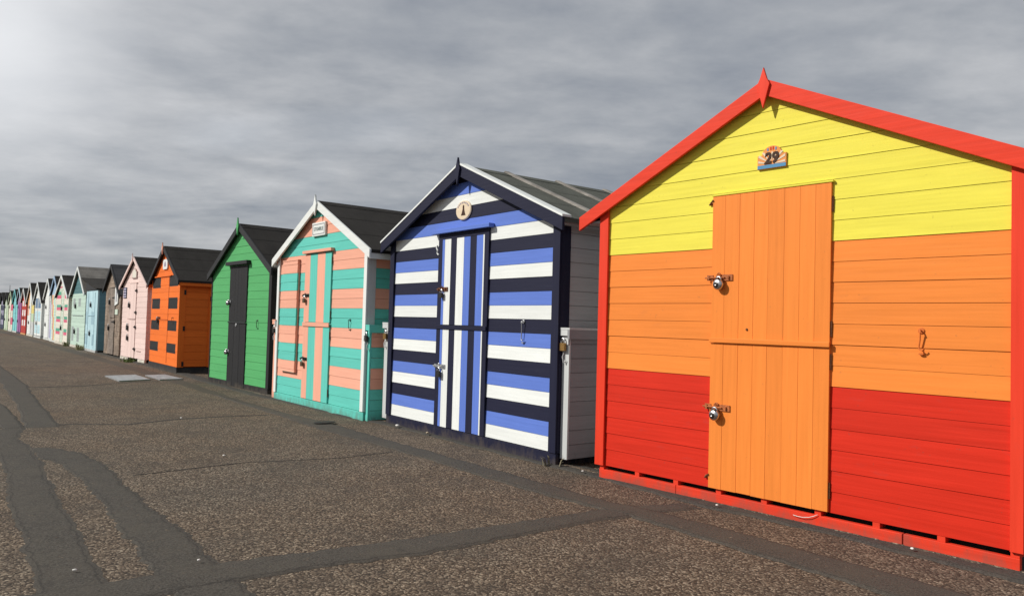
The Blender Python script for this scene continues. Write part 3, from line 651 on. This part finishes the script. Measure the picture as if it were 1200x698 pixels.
# ---- 9 pink and green squares
DS = [(a, b, c, d) for a, b in ((.15, 1.10), (1.93, 2.62)) for c, d in ((1.72, 1.99), (1.28, 1.49), (.83, 1.05), (.365, .59))]
def f(u, z):
    for a, b, c, d in DS:
        if a < u < b and c < z < d: return P('jade') if z > (c+d)/2 else P('rose')
    if z > 2.12 and u < 1.3: return P('rose') if int((z-2.12)/.11) % 2 == 0 else P('cream')
    if 1.25 < u < 1.75: return P('mintwhite')
    return P('mintwhite') if z > 2.0 else P('cream')
h = Hut('cream beach hut patterned with pink and green blocks', -34.32, -.08, .01, 2.77, 1.36, 2.61, .54, .13, 2.4, .08, .131, fn=f, ub=[.15, 1.10, 1.25, 1.3, 1.75, 1.93, 2.62],
        zb=[2.12]+sorted({q for s in DS for q in (s[2], s[3], (s[2]+s[3])/2)}), barge='white', bh=.10, plinth='cream', plinth_top=.07)
for z in (1.42, .68): box_lock(h.r, 1.42, z, -.008, DARKSTEEL, 2.6)
h.bar(1.22, 1.24, .1, 2.05, -.012, -.006, P('palegreen', 'v'), 'door_edge_strip'); h.bar(1.77, 1.79, .1, 2.05, -.012, -.006, P('palegreen', 'v'), 'door_edge_strip')
# ---- 10 pastel stripes
PS = ['skyblue', 'iceblue', 'cream', 'palegreen', 'rose', 'lemon', 'mintwhite', 'iceblue', 'palegreen', 'cream', 'rose']
def f(u, z): return P(PS[int(u/.19+int(z/.5)) % len(PS)]) if z < 1.9 else P('skyblue')
h = Hut('white beach hut with narrow pastel rainbow stripes and a pale blue gable', -36.30, 0, 0, 1.98, .98, 2.66, .66, .13, 2.4, .08, .125, fn=f, ub=[.19*i for i in range(1, 11)], zb=[1.9, .5, 1.0, 1.5], barge='skyblue', bh=.09, plinth='white', plinth_top=.07)
def plain_door(h, u0, u1, k, z1=1.92, lock=DARKSTEEL):
    n = 6; ed = [u0+(u1-u0)*i/n for i in range(n+1)]
    d = h.door([(a, b, P(k, 'v')) for a, b in zip(ed[:-1], ed[1:])], .1, z1, -.022)
    h.bar(u0, u1, 1.06, 1.09, -.034, -.0245, P(k), 'door_rail', d)
    for z in (1.45, .70): box_lock(d, u0+.10, z, -.025, lock, 2.2)
    return d
m = MB(); m.box(1.42, 1.44, -.012, -.006, .1, 1.9, P('slateblue', 'v')); m.build('door_edge_strip', h.r)
# ---- 11 white
h = Hut('plain white beach hut with white bargeboards and white door', -38.75, .06, .0, 2.26, 1.05, 2.63, .70, .13, 2.4, .08, .131, fn=lambda u, z: P('white'), barge='white', bh=.10, plinth='white', plinth_top=.07)
plain_door(h, .55, 1.45, 'white')
m = MB(); m.box(1.62, 1.95, -.012, -.006, .12, 1.9, P('lilac', 'v')); m.build('side_panel', h.r)
# ---- 12 white with slate blue panels
WP = [(.15, .95, 1.35, 1.80), (1.15, 2.0, 1.35, 1.80), (.15, .95, .75, 1.22), (1.15, 2.0, .75, 1.22), (.15, .95, .2, .6), (1.15, 2.0, .2, .6)]
def f(u, z):
    for i, (a, b, c, d) in enumerate(WP):
        if a < u < b and c < z < d: return P('slateblue') if i < 2 else P('iceblue')
    return P('white')
h = Hut('white beach hut with slate blue and ice blue panels', -41.75, .02, 0, 2.35, 1.08, 2.55, .66, .13, 2.4, .10, .131, fn=f, ub=[.15, .95, 1.15, 2.0], zb=sorted({q for s in WP for q in s[2:]}), barge='white', bh=.10, plinth='white', plinth_top=.07)
m = MB(); m.box(1.02, 1.06, -.016, -.006, .12, 1.85, P('white', 'v')); m.build('door_edge_strip', h.r); box_lock(h.r, .82, .72, -.01, DARKSTEEL, 2.4)
# ---- 13 orange fading through white, yellow edge
def f(u, z):
    if u > 1.5: return P('lemon') if z > 1.1 else (P('palegreen') if z > .7 else P('palegrey'))
    if u < .75: return P('apricot') if z > 1.35 else (P('peach') if z > 1.0 else P('white'))
    return P('white')
h = Hut('white beach hut with apricot and yellow painted upper corners', -44.40, 0, 0, 2.42, 1.08, 2.58, .70, .13, 2.4, .08, .131, fn=f, ub=[.75, 1.5], zb=[1.35, 1.1, .7, 1.0], barge='white', bh=.10, plinth='cream', plinth_top=.07)
plain_door(h, .80, 1.45, 'white')
# ---- 14 red with white windows
RW = [(a, b, c, d) for a, b in ((.35, .85), (1.25, 1.75)) for c, d in ((.45, .75), (.95, 1.25), (1.45, 1.72))]
def f(u, z):
    for a, b, c, d in RW:
        if a < u < b and c < z < d: return P('white')
    return P('brick')
h = Hut('dark red beach hut with six small white window squares', -47.08, 0, 0, 2.12, 1.0, 2.37, .62, .12, 2.4, .08, .131, fn=f, ub=[.35, .85, 1.25, 1.75], zb=sorted({q for s in RW for q in s[2:]}), barge='white', bh=.09, plinth='apricot', plinth_top=.07)
box_lock(h.r, 1.05, .9, -.01, DARKSTEEL, 2)
# ---- 15 .. 20 the far end
h = Hut('small purple beach hut beside the dark red one', -49.05, 0, 0, 1.72, .95, 2.44, .62, .12, 2.4, .08, .131, fn=lambda u, z: P('purple') if u > .8 else P('mauve'), ub=[.8], barge='iceblue', bh=.09, plinth='ink', plinth_top=.07)
plain_door(h, .45, 1.15, 'purple', 1.7)
h = Hut('bright cyan beach hut in the far part of the row', -51.25, 0, 0, 2.05, .95, 2.40, .66, .12, 2.4, .08, .131, fn=lambda u, z: P('cyan'), barge='cyan', bh=.09, plinth='white', plinth_top=.07)
plain_door(h, .55, 1.30, 'cyan', 1.75)
h = Hut('cream beach hut with a tall black finial', -53.80, 0, 0, 2.20, 1.1, 2.36, .62, .12, 2.4, .08, .131, fn=lambda u, z: P('cream') if u < 1.2 else P('rose' if int(z/.4) % 2 else 'cream'), ub=[1.2], zb=[.4, .8, 1.2, 1.6, 2.0], barge='palegreen', bh=.09, plinth='white', plinth_top=.07, finial='black', fin=(.05, .36, .12))
plain_door(h, .60, 1.35, 'cream', 1.75)
h = Hut('pale green beach hut between the cream hut and the dark blue hut', -56.35, 0, 0, 2.15, 1.07, 2.30, .58, .12, 2.4, .08, .131, fn=lambda u, z: P('palegreen'), barge='charcoal', bh=.09, plinth='palegreen', plinth_top=.07)
plain_door(h, .60, 1.35, 'mintwhite', 1.75)
IN = [(.3, .8), (1.2, 1.7)]
h = Hut('dark blue beach hut with small pale squares near the far end', -58.95, 0, 0, 2.2, 1.1, 2.34, .58, .12, 2.4, .08, .131, fn=lambda u, z: P('lilac') if (any(a < u < b for a, b in IN) and int(z/.3) % 2) else P('ink'), ub=[.3, .8, 1.2, 1.7], zb=[.3, .6, .9, 1.2, 1.5, 1.8], barge='charcoal', bh=.09, plinth='ink', plinth_top=.07)
box_lock(h.r, 1.0, 1.0, -.01, STEEL, 2)
h = Hut('mint white beach hut farthest along the row', -61.5, 0, 0, 2.2, 1.1, 2.36, .58, .12, 2.4, .08, .131, fn=lambda u, z: P('mintwhite'), barge='jade', bh=.09, plinth='white', plinth_top=.07)
plain_door(h, .60, 1.35, 'white', 1.75)

# ================================================================== ground
m = MB(); me_mat = aggregate()
m.add([(-900, -700, 0), (500, -700, 0), (500, 700, 0), (-900, 700, 0)], [(0, 1, 2, 3)], me_mat)
struct(m.build('ground'))

def lerp_poly(pl, n):
    ds = [0]
    for a, b in zip(pl[:-1], pl[1:]): ds.append(ds[-1]+math.dist(a, b))
    out = []
    for i in range(n+1):
        t = ds[-1]*i/n; k = 0
        while k < len(ds)-2 and ds[k+1] < t: k += 1
        s = (t-ds[k])/max(1e-9, ds[k+1]-ds[k]); a, b = pl[k], pl[k+1]
        out.append((a[0]+s*(b[0]-a[0]), a[1]+s*(b[1]-a[1])))
    return out
def patch(name, A, B, zoff, n=90, jit=.02, mat=None, crown=.0018, seamw=1.0):
    """a strip of relaid asphalt between two edge lines, ragged at the edges, slightly crowned"""
    A = lerp_poly(A, n); B = lerp_poly(B, n); K = 9; vs = []; fs = []; seam = []
    ja = jb = 0
    for i in range(n+1):
        ja = .6*ja+random.uniform(-jit, jit)*.7; jb = .6*jb+random.uniform(-jit, jit)*.7
        a = Vector((*A[i], 0)); b = Vector((*B[i], 0)); d = (b-a); L = max(.03, d.length); d.normalize()
        a -= d*ja; b += d*jb; L = (b-a).length
        ew = min(.28, .06/L)
        for t in (0, ew*.4, ew, .33, .5, .67, 1-ew, 1-ew*.4, 1):
            p = a.lerp(b, t); e = min(t, 1-t)*L
            z = .0008 if (e < .001 or i in (0, n)) else zoff+crown*min(1, e/.08)+random.uniform(0, .0006)
            vs.append((p.x, p.y, z)); seam.append(max(0, 1-e/.05)*seamw)
    for i in range(n):
        for k in range(K-1): fs.append((i*K+k, i*K+k+1, (i+1)*K+k+1, (i+1)*K+k))
    me = bpy.data.meshes.new(name); me.from_pydata(vs, [], fs); me.materials.append(mat or tar())
    at = me.attributes.new('seam', 'FLOAT', 'POINT'); at.data.foreach_set('value', seam)
    bm = bmesh.new(); bm.from_mesh(me); bmesh.ops.recalc_face_normals(bm, faces=bm.faces)
    if sum(f.normal.z for f in bm.faces) < 0: bmesh.ops.reverse_faces(bm, faces=bm.faces)
    bm.to_mesh(me); bm.free()
    me.polygons.foreach_set('use_smooth', [True]*len(me.polygons))
    o = bpy.data.objects.new(name, me); C.objects.link(o); return struct(o)
FAR = -70
# the wide trench patch that runs down the promenade and its curved branch
patch('asphalt_patch', [(-9.55, -3.86), (-8.5, -3.86), (-7.54, -3.862), (-6.68, -3.887), (-5.63, -3.956), (-5.04, -3.953), (-4.65, -3.984), (-4.28, -3.974), (-3.91, -4.007), (-3.3, -4.03), (-1.5, -4.06), (4, -4.2)],
      [(-9.52, -3.488), (-8.75, -3.618), (-8.20, -3.584), (-7.38, -3.589), (-6.05, -3.647), (-5.19, -3.677), (-4.46, -3.703), (-4.01, -3.73), (-3.73, -3.747), (-3.3, -3.77), (-1.5, -3.80), (4, -3.9)], .002, 300, .020)
patch('asphalt_patch', [(-8.10, -3.60), (-7.52, -3.586), (-7.16, -3.482), (-6.30, -3.457), (-5.61, -3.453), (-4.82, -3.492), (-4.40, -3.50), (-3.95, -3.517), (-3.3, -3.53)],
      [(-8.13, -3.57), (-8.0, -3.397), (-7.57, -3.236), (-6.99, -3.189), (-6.08, -3.206), (-5.36, -3.219), (-4.67, -3.188), (-4.34, -3.209), (-3.93, -3.219), (-3.3, -3.23)], .0045, 220, .022)
patch('asphalt_patch', [(-40, -3.15), (-15.7, -3.25), (-13.35, -3.31), (-11.2, -3.39), (-9.50, -3.49)], [(-40, -2.80), (-14.9, -2.935), (-11.47, -3.10), (-9.64, -3.154), (-9.45, -3.17)], .007, 240, .02)
patch('asphalt_patch', [(-13.0, -4.1), (-11.64, -3.80), (-10.5, -3.72), (-9.5, -3.70)], [(-12.6, -3.55), (-11.64, -3.487), (-10.5, -3.485), (-9.45, -3.49)], .0095, 60, .018)
# the trench across the promenade
patch('asphalt_patch', [(-3.96, -5.0), (-3.92, -3.215), (-3.865, -2.747), (-3.774, -2.041), (-3.73, -1.377), (-3.685, -.79), (-3.62, -.50), (-3.50, -.12)],
      [(-3.60, -5.0), (-3.615, -3.228), (-3.592, -2.867), (-3.485, -2.224), (-3.48, -1.583), (-3.453, -.858), (-3.40, -.50), (-3.30, -.12)], .007, 240, .016)
# the long service trench in front of the huts
patch('asphalt_patch', [(-12.2, -.73), (-10.8, -.77), (-9.38, -.790), (-8.08, -.84), (-6.84, -.782), (-5.72, -.778), (-4.79, -.81), (-4.11, -.787), (-3.3, -.724), (-2.5, -.752), (-1.94, -.762), (-1.5, -.80), (2, -.82)],
      [(-12.2, -.70), (-10.8, -.66), (-9.3, -.60), (-8.46, -.525), (-6.94, -.545), (-5.84, -.538), (-4.96, -.531), (-4.37, -.545), (-3.80, -.53), (-3.27, -.443), (-2.54, -.43), (-2.11, -.42), (-1.5, -.43), (2, -.46)], .0105, 420, .016)
patch('asphalt_patch', [(FAR, -.72), (-24, -.70), (-16.6, -.72), (-9.6, -.74)], [(FAR, -.30), (-24, -.32), (-16.6, -.34), (-9.6, -.62)], .002, 300, .03, tar('old_asphalt', (.072, .060, .048), (.055, .047, .039), .15), .001)
# bitumen fillet along the foot of the huts
FIL = [(-26, .06), (-20, .08), (-17, .06), (-14.6, -.02), (-12, -.06), (-11.3, -.02), (-8.6, .02), (-8.1, .16), (-5.1, .10), (-4.5, .10), (-3.4, .09), (-2.6, .13), (-1.46, .17), (0, .2)]
patch('bitumen_fillet', [(x, y-.15-.03*sin(x*3)) for x, y in FIL], [(x, y+.12) for x, y in FIL], .0135, 460, .022, tar('fillet_asphalt', (.056, .053, .048)))
patch('dust_line', [(x, y-.035) for x, y in FIL[3:]], [(x, y+.03) for x, y in FIL[3:]], .017, 420, .03, tar('sandy_dust', (.15, .13, .105), (.09, .08, .066), .25), .002)
# paving joints across the promenade
for xs, z in ((((-9.64, -4.6), (-9.63, -3.1), (-9.34, -2.55), (-9.56, -1.96), (-9.57, -1.43), (-9.5, -.84)), .022), (((-14.6, -4.4), (-14.43, -3.35), (-14.49, -2.14), (-14.96, -1.39), (-15.05, -.86)), .022), (((-21.5, -4.5), (-21.4, -2), (-21.3, -.84)), .022), (((-6.4, -3.1), (-6.5, -2.2), (-6.3, -1.4), (-6.35, -.85)), .003)):
    w_ = .03 if xs[0][0] < -8 else .007
    patch('paving_joint', [(x-w_, y) for x, y in xs], [(x+w_, y) for x, y in xs], z if z < .01 else .003, 60, .006, tar('joint_asphalt', (.035, .034, .032)), .003)

# steel access covers
def quad_plate(name, q, label, mat):
    r = thing(name, label, 'access cover', (q[0][0], q[0][1], 0))
    q = [Vector((x-q[0][0], y-q[0][1], 0)) for x, y in q]; c = sum(q, Vector())/4
    m = MB(); n = 4
    def ring(k): return [c+(p-c)*k for p in q]
    o, i = ring(1.0), ring(.93)
    vs = [(p.x, p.y, .002) for p in o]+[(p.x, p.y, .022) for p in o]+[(p.x, p.y, .022) for p in i]+[(p.x, p.y, .006) for p in i]
    fs = []
    for a, b in ((0, 4), (4, 8), (8, 12)):
        for k in range(4): fs.append((a+k, a+(k+1) % 4, b+(k+1) % 4, b+k))
    m.add(vs, fs, ZINC); m.build('cover_frame', r)
    m = MB(); i = ring(.915)
    m.add([(p.x, p.y, .004) for p in i]+[(p.x, p.y, .021) for p in i], [(4, 5, 6, 7), (0, 1, 5, 4), (1, 2, 6, 5), (2, 3, 7, 6), (3, 0, 4, 7)], mat)
    for t in (.2, .4, .6, .8):
        a, b = i[0].lerp(i[3], t), i[1].lerp(i[2], t); d = (b-a)*.06; e = (i[3]-i[0])*.02
        m.add([((a+d-e).x, (a+d-e).y, .0225), ((a+d+e).x, (a+d+e).y, .0225), ((b-d+e).x, (b-d+e).y, .0225), ((b-d-e).x, (b-d-e).y, .0225)], [(0, 1, 2, 3)], mat)
    m.build('cover_plate', r)
PLATE = simple('pale_cover_plate', (.30, .325, .34), .6, .0, .3, 9, .2)
quad_plate('access_cover', [(-16.45, -1.50), (-15.15, -1.50), (-15.35, -.93), (-16.6, -.93)], 'larger pale grey access cover set in the tarmac, away from the huts', PLATE)
quad_plate('access_cover', [(-16.4, -.79), (-15.25, -.79), (-15.3, -.36), (-16.5, -.40)], 'smaller grey access cover in front of the orange hut', PLATE)
m = MB(); m.add([(.085*cos(a), .125*sin(a), .026) for a in [i*pi/12 for i in range(24)]]+[(.095*cos(a), .138*sin(a), .019) for a in [i*pi/12 for i in range(24)]],
      [tuple(range(24))]+[(i, (i+1) % 24, 24+(i+1) % 24, 24+i)[::-1] for i in range(24)], simple('cast_iron', (.022, .021, .02), .7, .2, .3, 60))
o = m.build('stopcock_cover'); o.location = (-8.4, -.61, .003); tag(o, 'small round dark iron cover in the trench before the teal and peach hut', 'drain cover')

# ================================================================== small things lying about
def tuft(x, y, label, n=40, hgt=.22, spread=.2, col=(.11, .17, .04)):
    m = MB(); g = simple('weed_leaf_%d' % int(col[0]*1000), col, .7, 0, .45, 20)
    for i in range(n):
        a = random.uniform(0, 2*pi); r = spread*random.random()**.6; bx, by = r*cos(a), r*sin(a)*.45
        l = hgt*random.uniform(.4, 1); b = a+random.uniform(-.8, .8); le = random.uniform(.15, .7)*l; wd = random.uniform(.006, .014)
        px, py = -sin(b)*wd, cos(b)*wd
        p0, p1, p2 = (bx, by, 0), (bx+le*.35*cos(b), by+le*.35*sin(b), l*.65), (bx+le*cos(b), by+le*sin(b), l*random.uniform(.6, 1))
        m.add([(p0[0]-px, p0[1]-py, 0), (p0[0]+px, p0[1]+py, 0), (p1[0]+px, p1[1]+py, p1[2]), (p1[0]-px, p1[1]-py, p1[2]), p2], [(0, 1, 2, 3), (3, 2, 4)], g)
    o = m.build('weed_tuft'); o.location = (x, y, .0); tag(o, label, 'weed', 'weeds at the foot of the huts'); return o
tuft(-21.25, -.12, 'green weed tuft at the foot of the pale pink hut', 60, .15, .38)
tuft(-28.15, -.16, 'straw coloured weed tuft between the mint hut and the blue store', 60, .26, .26, (.30, .29, .15))
tuft(-31.35, -.12, 'small weed tuft beside the pink and green patterned hut', 40, .22, .2, (.24, .25, .11))
tuft(-5.0, -.02, 'wispy dry weed stalks at the corner of the blue striped hut', 7, .12, .11, (.16, .14, .09))
WHITESTONE = simple('white_stone', (.72, .70, .66), .7, 0, .15, 60); TANSTONE = simple('tan_stone', (.42, .34, .24), .8, 0, .2, 60)
def pebble(x, y, s, label, mat=WHITESTONE, group='stray white stones', z=0):
    bm = bmesh.new(); bmesh.ops.create_icosphere(bm, subdivisions=2, radius=1)
    for v in bm.verts: v.co *= random.uniform(.86, 1.1)
    for v in bm.verts: v.co = Vector((v.co.x*s, v.co.y*s*.75, (v.co.z+.8)*s*.5))
    me = bpy.data.meshes.new('pebble'); bm.to_mesh(me); bm.free(); me.materials.append(mat)
    for p in me.polygons: p.use_smooth = True
    o = bpy.data.objects.new('pebble', me); C.objects.link(o); o.location = (x, y, z); o.rotation_euler = (0, 0, random.uniform(0, 6))
    return tag(o, label, 'stone', group)
pebble(-1.98, .045, .013, 'white stone against the red plinth beside its joint', z=.026)
pebble(-3.25, -.045, .012, 'small white stone on the bitumen strip under the orange door', z=.026)
pebble(-7.70, -.03, .026, 'flat white stone at the near corner of the blue striped hut', z=.026)
pebble(-7.06, -.02, .022, 'tan stone at the foot of the blue striped hut', TANSTONE, None, .026)
pebble(-3.97, -3.30, .010, 'white stone on the curved asphalt patch', z=.018)
pebble(-4.15, -3.82, .011, 'white stone on the wide asphalt patch', z=.012)
pebble(-9.6, -1.9, .016, 'white stone in the middle of the brown tarmac', z=.004)
pebble(-6.9, -2.25, .014, 'small white stone in the open tarmac beyond the curved patch', z=.0)
pebble(-4.62, -.02, .012, 'white stone beside the corner of the red hut', z=.026)
m = MB()
wp = [(1.73, .020), (1.76, .018), (1.80, .020), (1.84, .028), (1.87, .040), (1.895, .055)]
m.tube([(u, -.019-.008*sin((u-1.73)*20), z+.012) for u, z in wp], .002, simple('white_plastic', (.75, .72, .68), .5, 0, .05))
o = m.build('white_wire', None, True); o.location = (-4.478, .012, .02); o.rotation_euler = (0, 0, .053); tag(o, 'thin white wire lying curled against the red plinth', 'wire')

# ================================================================== sky and sun
SUN_EL, SUN_AZ = R(36), math.atan2(-.50, -.866)       # the sun stands in front of the huts, towards the far end
sd = Vector((cos(SUN_EL)*-.52, cos(SUN_EL)*-.854, sin(SUN_EL))).normalized()
L = bpy.data.lights.new('sun', 'SUN'); L.energy = 4.15; L.angle = R(1.0); L.color = (1, .955, .88)
lo = bpy.data.objects.new('sun', L); C.objects.link(lo); lo.rotation_euler = (-sd).to_track_quat('-Z', 'Y').to_euler(); lo.location = sd*60
W = bpy.data.worlds.new('World'); S.world = W; W.use_nodes = True; nt = W.node_tree
bg = nt.nodes['Background']; bg.inputs['Strength'].default_value = .10
sky = N(nt, 'ShaderNodeTexSky'); sky.sky_type = 'NISHITA'; sky.sun_disc = False; sky.sun_elevation = SUN_EL
sky.sun_rotation = math.atan2(sd.x, sd.y)
tc = N(nt, 'ShaderNodeTexCoord').outputs['Generated']
sp = N(nt, 'ShaderNodeSeparateXYZ'); nt.links.new(tc, sp.inputs[0])
def M(op, a, b=None, c=None):
    n = N(nt, 'ShaderNodeMath', operation=op)
    for i, v in enumerate((a, b, c)):
        if v is None: continue
        if isinstance(v, (int, float)): n.inputs[i].default_value = v
        else: nt.links.new(v, n.inputs[i])
    return n.outputs[0]
zz = M('ADD', M('MAXIMUM', sp.outputs[2], 0), .15)
cb = N(nt, 'ShaderNodeCombineXYZ'); nt.links.new(M('DIVIDE', sp.outputs[0], zz), cb.inputs[0]); nt.links.new(M('DIVIDE', sp.outputs[1], zz), cb.inputs[1])
rot = N(nt, 'ShaderNodeMapping'); rot.inputs['Rotation'].default_value = (0, 0, R(-52)); rot.inputs['Scale'].default_value = (1, 1, 1); rot.inputs['Location'].default_value = (3.1, 1.7, 0)
nt.links.new(cb.outputs[0], rot.inputs[0])
n1 = noise(nt, mapping(nt, rot.outputs[0], (1.9, 2.3, 1)), 1.0, 7, .55); n1.inputs['Distortion'].default_value = .3
n2 = noise(nt, mapping(nt, rot.outputs[0], (.60, .75, 1)), 1.0, 3, .5)
n3 = noise(nt, mapping(nt, rot.outputs[0], (5.0, 6.5, 1)), 1.0, 5, .58)
d = M('ADD', M('ADD', M('MULTIPLY', n1.outputs[0], .52), M('MULTIPLY', n2.outputs[0], .50)), M('MULTIPLY', n3.outputs[0], .26))
# thinner, brighter cloud towards the sun
dt = N(nt, 'ShaderNodeVectorMath', operation='DOT_PRODUCT'); dt.inputs[1].default_value = Vector((-.958, .03, .285)).normalized()
nt.links.new(tc, dt.inputs[0])
glow = ramp(nt, dt.outputs['Value'], [(.90, g3(0)), (.962, g3(.05)), (.988, g3(.09)), (1.0, g3(.11))]).outputs[0]
dr = N(nt, 'ShaderNodeVectorMath', operation='DOT_PRODUCT'); dr.inputs[1].default_value = Vector((-.27, .93, .27)).normalized()
nt.links.new(tc, dr.inputs[0])
d2 = M('ADD', M('ADD', d, glow), ramp(nt, dr.outputs['Value'], [(.95, g3(0)), (1.0, g3(.10))]).outputs[0])
cl = ramp(nt, d2, [(.40, (2.0, 2.28, 2.80)), (.53, (2.85, 3.08, 3.5)), (.65, (3.8, 3.98, 4.28)), (.78, (5.0, 5.1, 5.3)), (.94, (6.6, 6.65, 6.8)), (1.15, (9.0, 9.0, 9.0))]).outputs[0]
cl = mixc(nt, ramp(nt, dt.outputs['Value'], [(.958, g3(0)), (.984, g3(.08)), (.994, g3(.34)), (1.0, g3(.78))]).outputs[0], cl, (9.4, 9.5, 9.7))
holes = ramp(nt, n2.outputs[0], [(.60, g3(.93)), (.80, g3(.72))]).outputs[0]
fin_ = mixc(nt, holes, sky.outputs[0], cl)
nt.links.new(fin_, bg.inputs['Color'])

# ================================================================== camera
cam = bpy.data.cameras.new('camera'); co = bpy.data.objects.new('camera', cam); C.objects.link(co); S.camera = co
cam.sensor_fit = 'HORIZONTAL'; cam.sensor_width = 36; cam.lens = 36*886.8/1200; cam.clip_end = 3000; cam.clip_start = .05
from mathutils import Matrix
ya, pt, ro = .9017963, .0334883, -.0272877
fw = Vector((-sin(ya), cos(ya), 0)); rt = Vector((cos(ya), sin(ya), 0)); up = Vector((0, 0, 1))
F = fw*cos(pt)+up*sin(pt); U = -fw*sin(pt)+up*cos(pt)
xa = rt*cos(ro)-U*sin(ro); yb = rt*sin(ro)+U*cos(ro)
co.matrix_world = Matrix(((xa.x, yb.x, -F.x, 0), (xa.y, yb.y, -F.y, -4.47905), (xa.z, yb.z, -F.z, 1.25), (0, 0, 0, 1)))
vs_ = S.view_settings; S.display_settings.display_device = 'sRGB'; vs_.view_transform = 'Standard'; vs_.look = 'None'; vs_.exposure = 0; vs_.gamma = 1; vs_.use_curve_mapping = False
S.cycles.use_denoising = True
